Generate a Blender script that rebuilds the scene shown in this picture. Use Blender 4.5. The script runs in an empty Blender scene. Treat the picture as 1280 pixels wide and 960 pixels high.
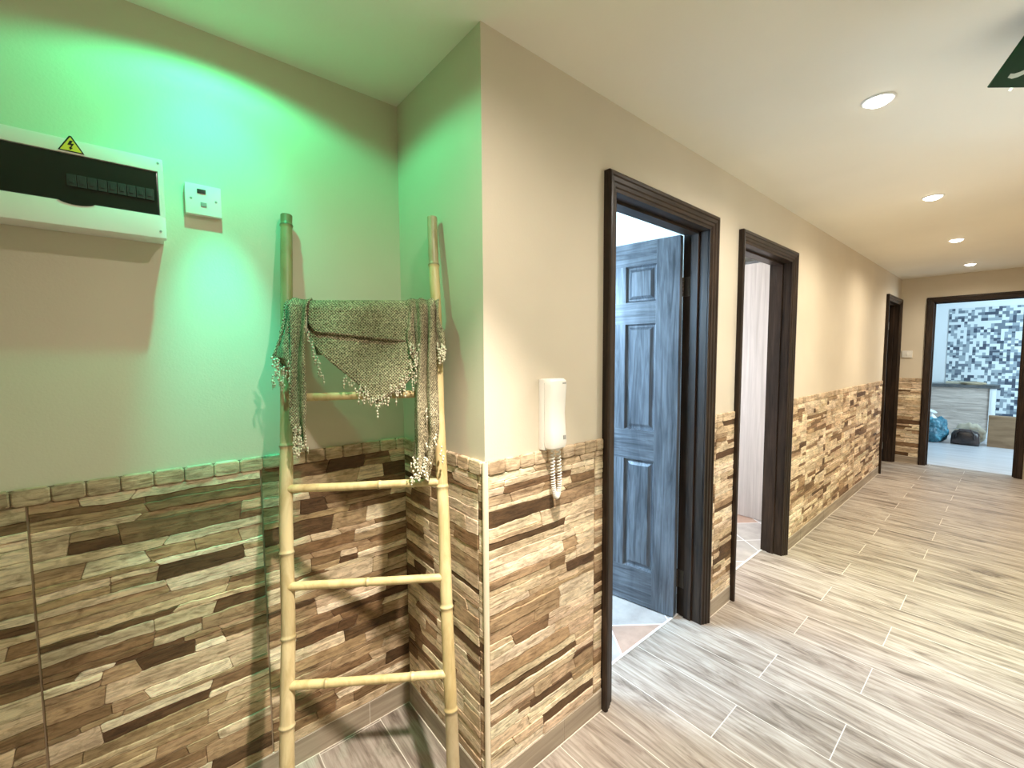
import bpy, bmesh, math, random
from mathutils import Vector, Matrix, noise

SC = bpy.context.scene
COL = SC.collection
PI = math.pi

# ------------------------------------------------------------------ camera
CAM = Vector((-0.7616, -1.0380, 1.4453))
yaw, pitch, roll, FPX = math.radians(49.972), math.radians(-3.8546), math.radians(-0.3419), 532.52
fw = Vector((math.cos(pitch)*math.cos(yaw), math.cos(pitch)*math.sin(yaw), math.sin(pitch)))
r0 = Vector((math.sin(yaw), -math.cos(yaw), 0)); u0 = r0.cross(fw)
rt = r0*math.cos(roll) + u0*math.sin(roll); up = u0*math.cos(roll) - r0*math.sin(roll)
cd = bpy.data.cameras.new('camera'); cam = bpy.data.objects.new('camera', cd); COL.objects.link(cam)
cd.sensor_fit = 'HORIZONTAL'; cd.sensor_width = 36.0; cd.lens = FPX/1280*36.0; cd.clip_start = 0.02
cam.matrix_world = Matrix(((rt.x, up.x, -fw.x, CAM.x), (rt.y, up.y, -fw.y, CAM.y), (rt.z, up.z, -fw.z, CAM.z), (0, 0, 0, 1)))
SC.camera = cam

# ------------------------------------------------------------------ world, exposure, light
SC.view_settings.view_transform = 'Standard'; SC.view_settings.look = 'None'
SC.view_settings.gamma = 1.0; SC.view_settings.use_curve_mapping = False
SC.view_settings.exposure = 0.06
W = bpy.data.worlds.new('world'); SC.world = W; W.use_nodes = True
bg = W.node_tree.nodes['Background']; bg.inputs[0].default_value = (1.0, 0.93, 0.80, 1); bg.inputs[1].default_value = 0.5

def spot(name, loc, power, col, size, blend, radius=0.03, aim=None):
    l = bpy.data.lights.new(name, 'SPOT'); l.energy = power; l.color = col
    l.spot_size = math.radians(size); l.spot_blend = blend; l.shadow_soft_size = radius
    o = bpy.data.objects.new(name, l); COL.objects.link(o); o.location = loc
    if aim: o.rotation_euler = (Vector(aim) - Vector(loc)).to_track_quat('-Z', 'Y').to_euler()
    return o
def area(name, loc, aim, sx, sy, power, col):
    l = bpy.data.lights.new(name, 'AREA'); l.shape = 'RECTANGLE'; l.size = sx; l.size_y = sy; l.energy = power; l.color = col
    o = bpy.data.objects.new(name, l); COL.objects.link(o); o.location = loc
    o.rotation_euler = (Vector(aim) - Vector(loc)).to_track_quat('-Z', 'Y').to_euler()
    return o
WARM = (1.0, 0.88, 0.70); SOFT = (1.0, 0.905, 0.79)
LAMPS = [(-0.24, -0.65), (1.383, -0.648), (2.946, -0.648), (4.495, -0.645), (6.045, -0.645)]
GREEN_LAMP = (-0.61, 0.25)
for k, (x, y) in enumerate(LAMPS):
    spot('downlight_spill', (x, y, 2.376), 42 if k == 0 else 66, SOFT if k < 2 else WARM, 168, 0.9, 0.028)
    spot('downlight_beam', (x, y, 2.376), 330 if k == 0 else 84, SOFT if k < 2 else WARM, 66 if k == 0 else 92, 1.0, 0.028, aim=(-0.26, -0.15, 0) if k == 0 else None)
spot('green_beam', (GREEN_LAMP[0], GREEN_LAMP[1], 2.378), 84, (0.0, 1.0, 0.66), 27, 1.0, 0.012, aim=(-0.585, 0.549, 1.33))
spot('green_flood', (GREEN_LAMP[0], GREEN_LAMP[1], 2.378), 9.5, (0.0, 1.0, 0.66), 72, 1.0, 0.012, aim=(-0.60, 0.549, 1.78))
spot('green_halo', (GREEN_LAMP[0], GREEN_LAMP[1], 2.378), 15, (0.06, 1.0, 0.42), 158, 0.25, 0.02)
# assumed daylight: area lights added inside the side and far rooms, no windows built
area('assumed_daylight', (0.20, 1.25, 1.5), (1.4, 0.5, 0.8), 1.1, 1.2, 165, (0.45, 0.72, 1.0))  # added where its light reaches the open leaf and the corridor floor
area('assumed_daylight', (2.2, 2.35, 1.5), (2.3, 0.0, 0.3), 1.2, 1.2, 110, (0.88, 0.92, 1.0))
area('assumed_daylight', (8.6, -2.75, 1.5), (9.2, 0.0, 0.9), 2.0, 1.3, 110, (0.62, 0.86, 1.0))

# ------------------------------------------------------------------ node helpers
def mat(name, rough=0.6, base=(0.8, 0.8, 0.8), metal=0.0, spec=None):
    m = bpy.data.materials.new(name); m.use_nodes = True
    nt = m.node_tree; b = nt.nodes['Principled BSDF']
    b.inputs['Base Color'].default_value = (*base, 1); b.inputs['Roughness'].default_value = rough
    b.inputs['Metallic'].default_value = metal
    if spec is not None: b.inputs['Specular IOR Level'].default_value = spec
    return m, nt, b
def N(nt, t, **kw):
    n = nt.nodes.new(t)
    for k, v in kw.items():
        if hasattr(n, k): setattr(n, k, v)
        else: n.inputs[k.replace('_', ' ')].default_value = v
    return n
def ramp(nt, stops, src, interp='LINEAR'):
    r = nt.nodes.new('ShaderNodeValToRGB'); r.color_ramp.interpolation = interp
    e = r.color_ramp.elements
    while len(e) < len(stops): e.new(0.5)
    for i, (p, c) in enumerate(stops):
        e[i].position = p; e[i].color = (*c, 1) if len(c) == 3 else c
    nt.links.new(src, r.inputs[0]); return r.outputs[0]
def coords(nt, scale=(1, 1, 1), rot=(0, 0, 0), kind='Object', loc=(0, 0, 0)):
    tc = nt.nodes.new('ShaderNodeTexCoord'); mp = nt.nodes.new('ShaderNodeMapping')
    mp.inputs['Scale'].default_value = scale; mp.inputs['Rotation'].default_value = rot; mp.inputs['Location'].default_value = loc
    nt.links.new(tc.outputs[kind], mp.inputs[0]); return mp.outputs[0]
def noise_tex(nt, vec, scale, detail=4, rough=0.55, dist=0.0):
    n = N(nt, 'ShaderNodeTexNoise'); n.inputs['Scale'].default_value = scale; n.inputs['Detail'].default_value = detail
    n.inputs['Roughness'].default_value = rough; n.inputs['Distortion'].default_value = dist
    nt.links.new(vec, n.inputs['Vector']); return n.outputs[0]
def mix(nt, a, b, fac, mode='MIX'):
    m = nt.nodes.new('ShaderNodeMix'); m.data_type = 'RGBA'; m.blend_type = mode
    for v, i in ((fac, 0), (a, 6), (b, 7)):
        if isinstance(v, (int, float)): m.inputs[i].default_value = v
        elif isinstance(v, tuple): m.inputs[i].default_value = (*v, 1)
        else: nt.links.new(v, m.inputs[i])
    return m.outputs[2]
def bump(nt, b, h, strength=0.3, dist=0.01):
    n = nt.nodes.new('ShaderNodeBump'); n.inputs['Strength'].default_value = strength; n.inputs['Distance'].default_value = dist
    nt.links.new(h, n.inputs['Height']); nt.links.new(n.outputs[0], b.inputs['Normal'])
def base(nt, b, c): nt.links.new(c, b.inputs['Base Color'])

# ------------------------------------------------------------------ materials
def paint(name, c, var=0.05, bs=0.12):
    m, nt, b = mat(name, 0.7, c, spec=0.3)
    v = coords(nt)
    n = noise_tex(nt, v, 1.3, 3)
    base(nt, b, ramp(nt, [(0.3, tuple(x*(1-var) for x in c)), (0.7, tuple(min(1, x*(1+var)) for x in c))], n))
    bump(nt, b, noise_tex(nt, v, 160, 3), bs, 0.003)
    return m
M_WALL = paint('painted_plaster_beige', (0.68, 0.605, 0.485))
M_CEIL = paint('painted_plaster_ceiling', (0.87, 0.83, 0.72), 0.03)
M_WHITE = paint('painted_plaster_white', (0.82, 0.85, 0.87), 0.02)

def stone():
    m, nt, b = mat('split_stone', 0.62, spec=0.35)
    at = N(nt, 'ShaderNodeAttribute', attribute_name='col')
    v = coords(nt, (9, 9, 110)); v2 = coords(nt, (26, 26, 60))
    s = noise_tex(nt, v, 1.0, 7, 0.7, 0.8); s2 = noise_tex(nt, v2, 1.0, 6, 0.6, 0.8)
    k = ramp(nt, [(0.32, (0.40, 0.34, 0.28)), (0.47, (0.95, 0.95, 0.95)), (0.72, (1.28, 1.25, 1.18))], s)
    k2 = ramp(nt, [(0.3, (0.60, 0.56, 0.50)), (0.55, (1.10, 1.10, 1.10))], s2)
    s3 = noise_tex(nt, coords(nt, (4, 4, 16)), 1.0, 3, 0.5, 0.5)
    k3 = ramp(nt, [(0.32, (0.70, 0.66, 0.62)), (0.62, (1.14, 1.14, 1.14))], s3)
    base(nt, b, mix(nt, mix(nt, mix(nt, at.outputs['Color'], k, 1.0, 'MULTIPLY'), k2, 1.0, 'MULTIPLY'), k3, 1.0, 'MULTIPLY'))
    bump(nt, b, s, 0.55, 0.006)
    return m
M_STONE = stone()
M_GROUT, _, _ = mat('stone_recess', 0.9, (0.27, 0.19, 0.125))

def plank(name, tint):
    m, nt, b = mat(name, 0.42, spec=0.4)
    tc = nt.nodes.new('ShaderNodeTexCoord'); sp = nt.nodes.new('ShaderNodeSeparateXYZ'); cb = nt.nodes.new('ShaderNodeCombineXYZ')
    nt.links.new(tc.outputs['Object'], sp.inputs[0])
    ax = N(nt, 'ShaderNodeMath', operation='ADD'); ax.inputs[1].default_value = 3.955
    ay = N(nt, 'ShaderNodeMath', operation='ADD'); ay.inputs[1].default_value = -1.013 + 24*0.23
    nt.links.new(sp.outputs['Y'], ax.inputs[0]); nt.links.new(sp.outputs['X'], ay.inputs[0])
    nt.links.new(ax.outputs[0], cb.inputs['X']); nt.links.new(ay.outputs[0], cb.inputs['Y'])
    br = nt.nodes.new('ShaderNodeTexBrick'); br.offset = 0.2625; br.offset_frequency = 2; br.squash = 1
    br.inputs['Scale'].default_value = 1; br.inputs['Brick Width'].default_value = 1.2; br.inputs['Row Height'].default_value = 0.23
    br.inputs['Mortar Size'].default_value = 0.0016; br.inputs['Mortar Smooth'].default_value = 0.1
    br.inputs['Color1'].default_value = (0, 0, 0, 1); br.inputs['Color2'].default_value = (1, 1, 1, 1); br.inputs['Mortar'].default_value = (0.5, 0.5, 0.5, 1)
    nt.links.new(cb.outputs[0], br.inputs['Vector'])
    # grain runs along Y; each plank shifts its own grain
    sh = N(nt, 'ShaderNodeVectorMath', operation='MULTIPLY_ADD')
    nt.links.new(br.outputs['Color'], sh.inputs[0]); sh.inputs[1].default_value = (9, 7, 5); nt.links.new(tc.outputs['Object'], sh.inputs[2])
    mp = nt.nodes.new('ShaderNodeMapping'); mp.inputs['Scale'].default_value = (13, 1.9, 1); nt.links.new(sh.outputs[0], mp.inputs[0])
    g = noise_tex(nt, mp.outputs[0], 1.0, 9, 0.66, 1.6)
    mp2 = nt.nodes.new('ShaderNodeMapping'); mp2.inputs['Scale'].default_value = (90, 4, 1); nt.links.new(sh.outputs[0], mp2.inputs[0])
    g2 = noise_tex(nt, mp2.outputs[0], 1.0, 4, 0.6)
    t = tint
    c = ramp(nt, [(0.33, (0.19*t[0], 0.155*t[1], 0.13*t[2])), (0.43, (0.40*t[0], 0.345*t[1], 0.295*t[2])), (0.54, (0.56*t[0], 0.505*t[1], 0.445*t[2])), (0.69, (0.68*t[0], 0.63*t[1], 0.57*t[2]))], g)
    c = mix(nt, c, ramp(nt, [(0.36, (0.70, 0.675, 0.65)), (0.56, (1.06, 1.06, 1.06))], g2), 0.9, 'MULTIPLY')
    c = mix(nt, c, ramp(nt, [(0, (0.90, 0.88, 0.86)), (1, (1.06, 1.05, 1.03))], br.outputs['Color']), 1.0, 'MULTIPLY')
    c = mix(nt, c, (0.68, 0.64, 0.57), br.outputs['Fac'])
    base(nt, b, c)
    bump(nt, b, g, 0.08, 0.002)
    return m
M_FLOOR = plank('wood_look_plank_tile', (0.71, 0.70, 0.70))

def skirting():
    m, nt, b = mat('skirting_tile', 0.5, spec=0.35)
    g = noise_tex(nt, coords(nt, (2.2, 2.2, 30)), 1.0, 5, 0.6, 0.6)
    c = ramp(nt, [(0.3, (0.24, 0.19, 0.145)), (0.65, (0.46, 0.38, 0.29))], g)
    base(nt, b, c); return m
M_SKIRT = skirting()
M_JOINT, _, _ = mat('cream_grout', 0.8, (0.74, 0.68, 0.58))

def dark_wood(name, dark, light, rough, axis='Z', spec=0.28):
    m, nt, b = mat(name, rough, spec=spec)
    sc = {'Z': (34, 34, 2.2), 'H': (2.2, 2.2, 34)}[axis]
    g = noise_tex(nt, coords(nt, sc), 1.0, 6, 0.6, 1.4)
    g2 = noise_tex(nt, coords(nt, (5, 5, 1.6)), 1.0, 4, 0.6, 1.5)
    c = ramp(nt, [(0.3, dark), (0.72, light)], g)
    c = mix(nt, c, ramp(nt, [(0.3, (0.65, 0.65, 0.65)), (0.7, (1.35, 1.3, 1.25))], g2), 1.0, 'MULTIPLY')
    base(nt, b, c); bump(nt, b, g, 0.18, 0.003); return m
M_FRAME = dark_wood('dark_stained_wood', (0.010, 0.006, 0.004), (0.048, 0.030, 0.020), 0.38)
M_FRAMEH = dark_wood('dark_stained_wood_rail', (0.010, 0.006, 0.004), (0.048, 0.030, 0.020), 0.38, 'H')
M_LEAF = dark_wood('dark_stained_door_wood', (0.026, 0.030, 0.038), (0.145, 0.165, 0.195), 0.30, 'Z', 0.5)
M_LEAFH = dark_wood('dark_stained_door_rail_wood', (0.026, 0.030, 0.038), (0.145, 0.165, 0.195), 0.30, 'H', 0.5)
def ash():
    m, nt, b = mat('pale_ash_laminate', 0.5)
    g = noise_tex(nt, coords(nt, (40, 40, 1.6)), 1.0, 5, 0.6, 0.3)
    base(nt, b, ramp(nt, [(0.3, (0.36, 0.325, 0.30)), (0.7, (0.50, 0.455, 0.43))], g)); return m
M_PALEWOOD = ash()
M_STEEL, _, _ = mat('brushed_steel', 0.35, (0.62, 0.60, 0.56), 1.0)
M_BRONZE, _, _ = mat('dull_hinge_metal', 0.45, (0.10, 0.08, 0.065), 0.8)
M_PLASTIC, _, _ = mat('white_plastic', 0.35, (0.83, 0.81, 0.76))
M_PLASTICG, _, _ = mat('grey_plastic', 0.45, (0.32, 0.31, 0.29))
M_BLACK, _, _ = mat('black_plastic', 0.4, (0.012, 0.012, 0.012))
M_TRIM, _, _ = mat('cream_edge_trim', 0.4, (0.78, 0.68, 0.52))

def bamboo():
    m, nt, b = mat('bamboo', 0.42, spec=0.45)
    at = N(nt, 'ShaderNodeAttribute', attribute_name='col')
    g = noise_tex(nt, coords(nt, (25, 25, 5)), 1.0, 5, 0.6, 0.8)
    k = ramp(nt, [(0.3, (0.72, 0.66, 0.55)), (0.55, (1, 1, 1)), (0.8, (1.1, 1.08, 1.0))], g)
    base(nt, b, mix(nt, at.outputs['Color'], k, 1.0, 'MULTIPLY')); bump(nt, b, g, 0.1, 0.002); return m
M_BAMBOO = bamboo()

def knit():
    m, nt, b = mat('olive_knit', 0.9, spec=0.15)
    tc = nt.nodes.new('ShaderNodeTexCoord')
    def wv(rot):
        mp = nt.nodes.new('ShaderNodeMapping'); mp.inputs['Rotation'].default_value = (0, 0, rot); nt.links.new(tc.outputs['UV'], mp.inputs[0])
        w = nt.nodes.new('ShaderNodeTexWave'); w.inputs['Scale'].default_value = 48; w.inputs['Distortion'].default_value = 3.5
        w.inputs['Detail'].default_value = 2; w.inputs['Detail Scale'].default_value = 3; nt.links.new(mp.outputs[0], w.inputs['Vector']); return w.outputs['Fac']
    a, c2 = wv(0.78), wv(-0.78)
    mn = N(nt, 'ShaderNodeMath', operation='MAXIMUM'); nt.links.new(a, mn.inputs[0]); nt.links.new(c2, mn.inputs[1])
    n = noise_tex(nt, tc.outputs['UV'], 120, 4, 0.75)
    c = ramp(nt, [(0.2, (0.15, 0.125, 0.075)), (0.55, (0.33, 0.28, 0.18)), (0.95, (0.54, 0.47, 0.33))], mn.outputs[0])
    c = mix(nt, c, ramp(nt, [(0.32, (0.35, 0.34, 0.30)), (0.5, (0.95, 0.95, 0.95)), (0.68, (1.6, 1.6, 1.55))], n), 1.0, 'MULTIPLY')
    n2 = noise_tex(nt, tc.outputs['UV'], 9, 3, 0.5)
    c = mix(nt, c, ramp(nt, [(0.35, (0.75, 0.72, 0.66)), (0.65, (1.15, 1.15, 1.12))], n2), 1.0, 'MULTIPLY')
    base(nt, b, c); bump(nt, b, mn.outputs[0], 0.8, 0.006); return m
M_KNIT = knit()
M_BEAD, _, _ = mat('cream_shell_bead', 0.3, (0.62, 0.56, 0.42))

# ------------------------------------------------------------------ mesh helpers
def finish(name, bm, m, parent=None, smooth=False, auto=None):
    bmesh.ops.recalc_face_normals(bm, faces=bm.faces[:])
    me = bpy.data.meshes.new(name); bm.to_mesh(me); bm.free()
    for mm in (m if isinstance(m, (list, tuple)) else [m]): me.materials.append(mm)
    if smooth:
        for p in me.polygons: p.use_smooth = True
    o = bpy.data.objects.new(name, me); COL.objects.link(o)
    if auto is not None:
        for p in me.polygons: p.use_smooth = True
        me.set_sharp_from_angle(angle=math.radians(auto))
    if parent: o.parent = parent
    return o
def box(bm, x0, x1, y0, y1, z0, z1, bev=0.0, M=None, mi=0):
    r = bmesh.ops.create_cube(bm, size=1.0)
    vs = r['verts']
    for v in vs:
        v.co = Vector(((x0+x1)/2 + v.co.x*(x1-x0), (y0+y1)/2 + v.co.y*(y1-y0), (z0+z1)/2 + v.co.z*(z1-z0)))
    fs = set(f for v in vs for f in v.link_faces)
    if bev > 0:
        es = list(set(e for v in vs for e in v.link_edges))
        rr = bmesh.ops.bevel(bm, geom=es, offset=bev, segments=2, profile=0.7, affect='EDGES')
        fs = set(rr['faces']) | set(f for f in fs if f.is_valid)
        vs = list(set(v for f in fs for v in f.verts))
    for f in fs: f.material_index = mi
    if M is not None: bmesh.ops.transform(bm, matrix=M, verts=list(set(v for f in fs for v in f.verts)))
def boxo(name, x0, x1, y0, y1, z0, z1, m, parent=None, bev=0.0, M=None):
    bm = bmesh.new(); box(bm, x0, x1, y0, y1, z0, z1, bev, M); return finish(name, bm, m, parent, auto=40 if bev else None)
def cyl(bm, p, q, r1, r2=None, n=20, cap=True):
    p, q = Vector(p), Vector(q); r2 = r1 if r2 is None else r2
    d = (q-p).normalized(); a = d.orthogonal().normalized(); b = d.cross(a)
    A = [bm.verts.new(p + (a*math.cos(2*PI*i/n) + b*math.sin(2*PI*i/n))*r1) for i in range(n)]
    B = [bm.verts.new(q + (a*math.cos(2*PI*i/n) + b*math.sin(2*PI*i/n))*r2) for i in range(n)]
    for i in range(n): bm.faces.new((A[i], A[(i+1) % n], B[(i+1) % n], B[i]))
    if cap: bm.faces.new(A[::-1]); bm.faces.new(B)
def tube(bm, pts, rad, n=10, cap=True):
    pts = [Vector(p) for p in pts]; rings = []; a = None
    for i, p in enumerate(pts):
        t = (pts[min(i+1, len(pts)-1)] - pts[max(i-1, 0)]).normalized()
        if a is None: a = t.orthogonal().normalized()
        a = (a - t*a.dot(t)).normalized(); b = t.cross(a)
        r = rad[i] if isinstance(rad, (list, tuple)) else rad
        rings.append([bm.verts.new(p + (a*math.cos(2*PI*k/n) + b*math.sin(2*PI*k/n))*r) for k in range(n)])
    for A, B in zip(rings, rings[1:]):
        for k in range(n): bm.faces.new((A[k], A[(k+1) % n], B[(k+1) % n], B[k]))
    if cap: bm.faces.new(rings[0][::-1]); bm.faces.new(rings[-1])
    return rings
def revolve(bm, prof, c=(0, 0, 0), n=32, mi=0):
    c = Vector(c); R = [[bm.verts.new(c + Vector((r*math.cos(2*PI*k/n), r*math.sin(2*PI*k/n), z))) for k in range(n)] for r, z in prof]
    for A, B in zip(R, R[1:]):
        for k in range(n):
            f = bm.faces.new((A[k], A[(k+1) % n], B[(k+1) % n], B[k])); f.material_index = mi
    return R
def empty(name, loc=(0, 0, 0), rz=0.0):
    o = bpy.data.objects.new(name, None); COL.objects.link(o); o.location = loc; o.rotation_euler = (0, 0, rz); o.empty_display_size = 0.1
    return o
def tag(o, label, cat, group=None, kind=None):
    o['label'] = label; o['category'] = cat
    if group: o['group'] = group
    if kind: o['kind'] = kind
    return o
def struct(o): o['kind'] = 'structure'; return o
def rel(o, parent):
    o.parent = parent; return o

# ------------------------------------------------------------------ room shell
H = 2.4; D = 0.549; L = 6.772; WT = 0.13; WH = 1.12
DOORS = [(0.635, 1.410), (1.832, 2.610), (5.912, 6.678)]      # clear openings in the corridor wall
ZO = 2.07                                                       # opening height
bm = bmesh.new()
xs = [0.0] + [v for o in DOORS for v in (o[0]-0.02, o[1]+0.02)] + [L]
for i in range(0, len(xs), 2): box(bm, xs[i], xs[i+1], 0, WT, 0, H)
for a, b in DOORS: box(bm, a-0.02, b+0.02, 0, WT, ZO+0.02, H)
wall_corridor = struct(finish('wall_corridor', bm, M_WALL))
wall_return = struct(boxo('wall_return', 0, 0.10, WT, D, 0, H, M_WALL))
wall_back = struct(boxo('wall_back', -2.6, 0.10, D, D+0.1, 0, H, M_WALL))
EY0, EY1 = -1.055, -0.318                                       # far doorway opening
bm = bmesh.new()
box(bm, L, L+WT, EY1+0.02, 0.0, 0, H); box(bm, L, L+WT, -1.45, EY0-0.02, 0, H); box(bm, L, L+WT, EY0-0.02, EY1+0.02, ZO+0.02, H)
wall_end = struct(finish('wall_end', bm, M_WALL))
struct(boxo('wall_rear_unseen', -2.7, -2.6, -1.45, D+0.1, 0, H, M_WALL))  # unseen closing wall, added to keep world fill light off the back wall
wall_right = struct(boxo('wall_right', -2.6, L, -1.45, -1.33, 0, H, M_WALL))
floor = struct(boxo('floor', -2.6, L+WT, -1.45, 0.125, -0.06, 0, M_FLOOR))
bm = bmesh.new(); box(bm, -2.6, 0.0, 0.125, D, -0.06, 0); a_fl = struct(finish('floor_alcove', bm, M_FLOOR))
ceiling = struct(boxo('ceiling', -2.6, L+WT, -1.45, 2.6, H, H+0.08, M_CEIL))

# side rooms
def tile_floor():
    m, nt, b = mat('room_floor_tile', 0.35, spec=0.4)
    v = coords(nt, (1, 1, 1), (0, 0, math.radians(38)), loc=(0.03, 0.11, 0))
    br = nt.nodes.new('ShaderNodeTexBrick'); br.offset = 0.0; br.inputs['Scale'].default_value = 1
    br.inputs['Brick Width'].default_value = 0.33; br.inputs['Row Height'].default_value = 0.33; br.inputs['Mortar Size'].default_value = 0.004
    br.inputs['Color1'].default_value = (0, 0, 0, 1); br.inputs['Color2'].default_value = (1, 1, 1, 1)
    nt.links.new(v, br.inputs['Vector'])
    n = noise_tex(nt, coords(nt), 9, 5, 0.6)
    c = mix(nt, ramp(nt, [(0.3, (0.33, 0.30, 0.28)), (0.7, (0.47, 0.44, 0.41))], n), ramp(nt, [(0.0, (1, 1, 1)), (0.72, (1, 0.97, 0.94)), (0.74, (1.0, 0.72, 0.58))], br.outputs['Color'], 'CONSTANT'), 1.0, 'MULTIPLY')
    base(nt, b, mix(nt, c, (0.80, 0.80, 0.80), br.outputs['Fac'])); return m
M_TILE = tile_floor()
M_STRIP, _, _ = mat('white_threshold_strip', 0.4, (0.78, 0.78, 0.76))
struct(boxo('floor_side_rooms', 0.10, L+WT, 0.125, 2.6, -0.06, 0, M_TILE))
bm = bmesh.new()
box(bm, 0.0, 0.10, D, 2.6, 0, H)
box(bm, 0.0, L+WT, 2.5, 2.6, 0, H)
box(bm, 1.59, 1.65, WT, 2.5, 0, H); box(bm, 4.0, 4.08, WT, 2.5, 0, H); box(bm, L+0.02, L+WT, WT, 2.5, 0, H)
struct(finish('wall_side_rooms', bm, M_WHITE))
for i, (a, b) in enumerate(DOORS[:2]):
    struct(boxo('trim_%d' % (i+1), a, b, 0.118, 0.130, -0.001, 0.0025, M_STRIP))

# far room
def lilac_floor():
    m, nt, b = mat('far_room_floor', 0.25, spec=0.5)
    g = noise_tex(nt, coords(nt, (14, 1.2, 1)), 1.0, 4)
    base(nt, b, ramp(nt, [(0.3, (0.55, 0.55, 0.58)), (0.7, (0.68, 0.68, 0.72))], g)); return m
M_LILAC = lilac_floor()
def mosaic():
    m, nt, b = mat('mosaic_tile', 0.2, spec=0.5)
    tc = nt.nodes.new('ShaderNodeTexCoord'); sp = nt.nodes.new('ShaderNodeSeparateXYZ'); nt.links.new(tc.outputs['Object'], sp.inputs[0])
    def cells(w, h, oy, oz):
        cb = nt.nodes.new('ShaderNodeCombineXYZ')
        for k, (ch, s, o) in enumerate((('Y', w, oy), ('Z', h, oz))):
            a = N(nt, 'ShaderNodeMath', operation='MULTIPLY_ADD'); a.inputs[1].default_value = 1/s; a.inputs[2].default_value = o
            nt.links.new(sp.outputs[ch], a.inputs[0])
            f = N(nt, 'ShaderNodeMath', operation='FLOOR'); nt.links.new(a.outputs[0], f.inputs[0])
            nt.links.new(f.outputs[0], cb.inputs[k])
        w_ = nt.nodes.new('ShaderNodeTexWhiteNoise'); w_.noise_dimensions = '2D'; nt.links.new(cb.outputs[0], w_.inputs['Vector']); return w_.outputs['Value']
    a = cells(0.040, 0.05, 0.3, 0.1); big = cells(0.08, 0.10, 0.65, 0.3)
    av = N(nt, 'ShaderNodeMath', operation='MULTIPLY_ADD'); av.inputs[1].default_value = 0.80
    sc2 = N(nt, 'ShaderNodeMath', operation='MULTIPLY'); sc2.inputs[1].default_value = 0.20
    nt.links.new(big, sc2.inputs[0]); nt.links.new(a, av.inputs[0]); nt.links.new(sc2.outputs[0], av.inputs[2])
    c = ramp(nt, [(0, (0.07, 0.09, 0.13)), (0.20, (0.17, 0.21, 0.26)), (0.36, (0.34, 0.40, 0.45)), (0.56, (0.74, 0.80, 0.82))], av.outputs[0], 'CONSTANT')
    base(nt, b, c); return m
M_MOSAIC = mosaic()
FX = 10.35
struct(boxo('floor_far_room', L+WT, FX+0.1, -3.0, 1.6, -0.06, 0, M_LILAC))
bm = bmesh.new()
box(bm, FX, FX+0.1, -3.0, 1.6, 0, H); box(bm, L+WT, FX, 1.5, 1.6, 0, H); box(bm, L+WT, FX, -3.0, -2.9, 0, H)
box(bm, L+0.02, L+WT, -3.0, -1.45, 0, H); box(bm, L+0.02, L+WT, 0.0, 0.125, 0, H)
box(bm, L+WT-0.01, L+WT, 0.0, 1.6, 0, H)
struct(finish('wall_far_room', bm, M_WHITE))
struct(boxo('ceiling_far_room', L+WT, FX+0.1, -3.0, 1.6, H, H+0.08, M_WHITE))
struct(boxo('trim_3', FX-0.010, FX, -2.9, -0.18, 0, 2.232, M_MOSAIC))

# ------------------------------------------------------------------ split-stone cladding
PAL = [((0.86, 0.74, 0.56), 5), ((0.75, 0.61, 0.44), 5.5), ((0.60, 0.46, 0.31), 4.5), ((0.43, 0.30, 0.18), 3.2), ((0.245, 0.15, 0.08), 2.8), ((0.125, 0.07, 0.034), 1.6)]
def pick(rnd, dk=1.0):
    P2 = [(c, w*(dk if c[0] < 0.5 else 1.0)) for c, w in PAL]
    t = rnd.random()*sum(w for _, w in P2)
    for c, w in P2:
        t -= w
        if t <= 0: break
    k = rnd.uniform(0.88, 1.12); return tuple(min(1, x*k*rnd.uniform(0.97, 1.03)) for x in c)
def slab(bm, lay, P, outline, d0, tilt, col, inset=0.0013):
    """one stone: outline in (u, z), raised d0 off the wall, softened front edge"""
    cu = sum(p[0] for p in outline)/len(outline); cz = sum(p[1] for p in outline)/len(outline)
    zz = [p[1] for p in outline]; hh = max(zz)-min(zz)+1e-6
    r1 = [bm.verts.new(P(u, z, 0.0)) for u, z in outline]
    r2 = [bm.verts.new(P(u, z, d0-0.0025+tilt*(z-cz)/hh)) for u, z in outline]
    r3 = []
    n = len(outline)
    for i, (u, z) in enumerate(outline):
        du, dz = cu-u, cz-z
        su = max(-1, min(1, du/0.006)); sz = max(-1, min(1, dz/0.006))
        r3.append(bm.verts.new(P(u+su*inset, z+sz*inset, d0+tilt*(z-cz)/hh)))
    fs = []
    for A, B in ((r1, r2), (r2, r3)):
        for i in range(n): fs.append(bm.faces.new((A[i], A[(i+1) % n], B[(i+1) % n], B[i])))
    fs.append(bm.faces.new(r3))
    for f in fs:
        for lp in f.loops: lp[lay] = (*col, 1)
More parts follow.
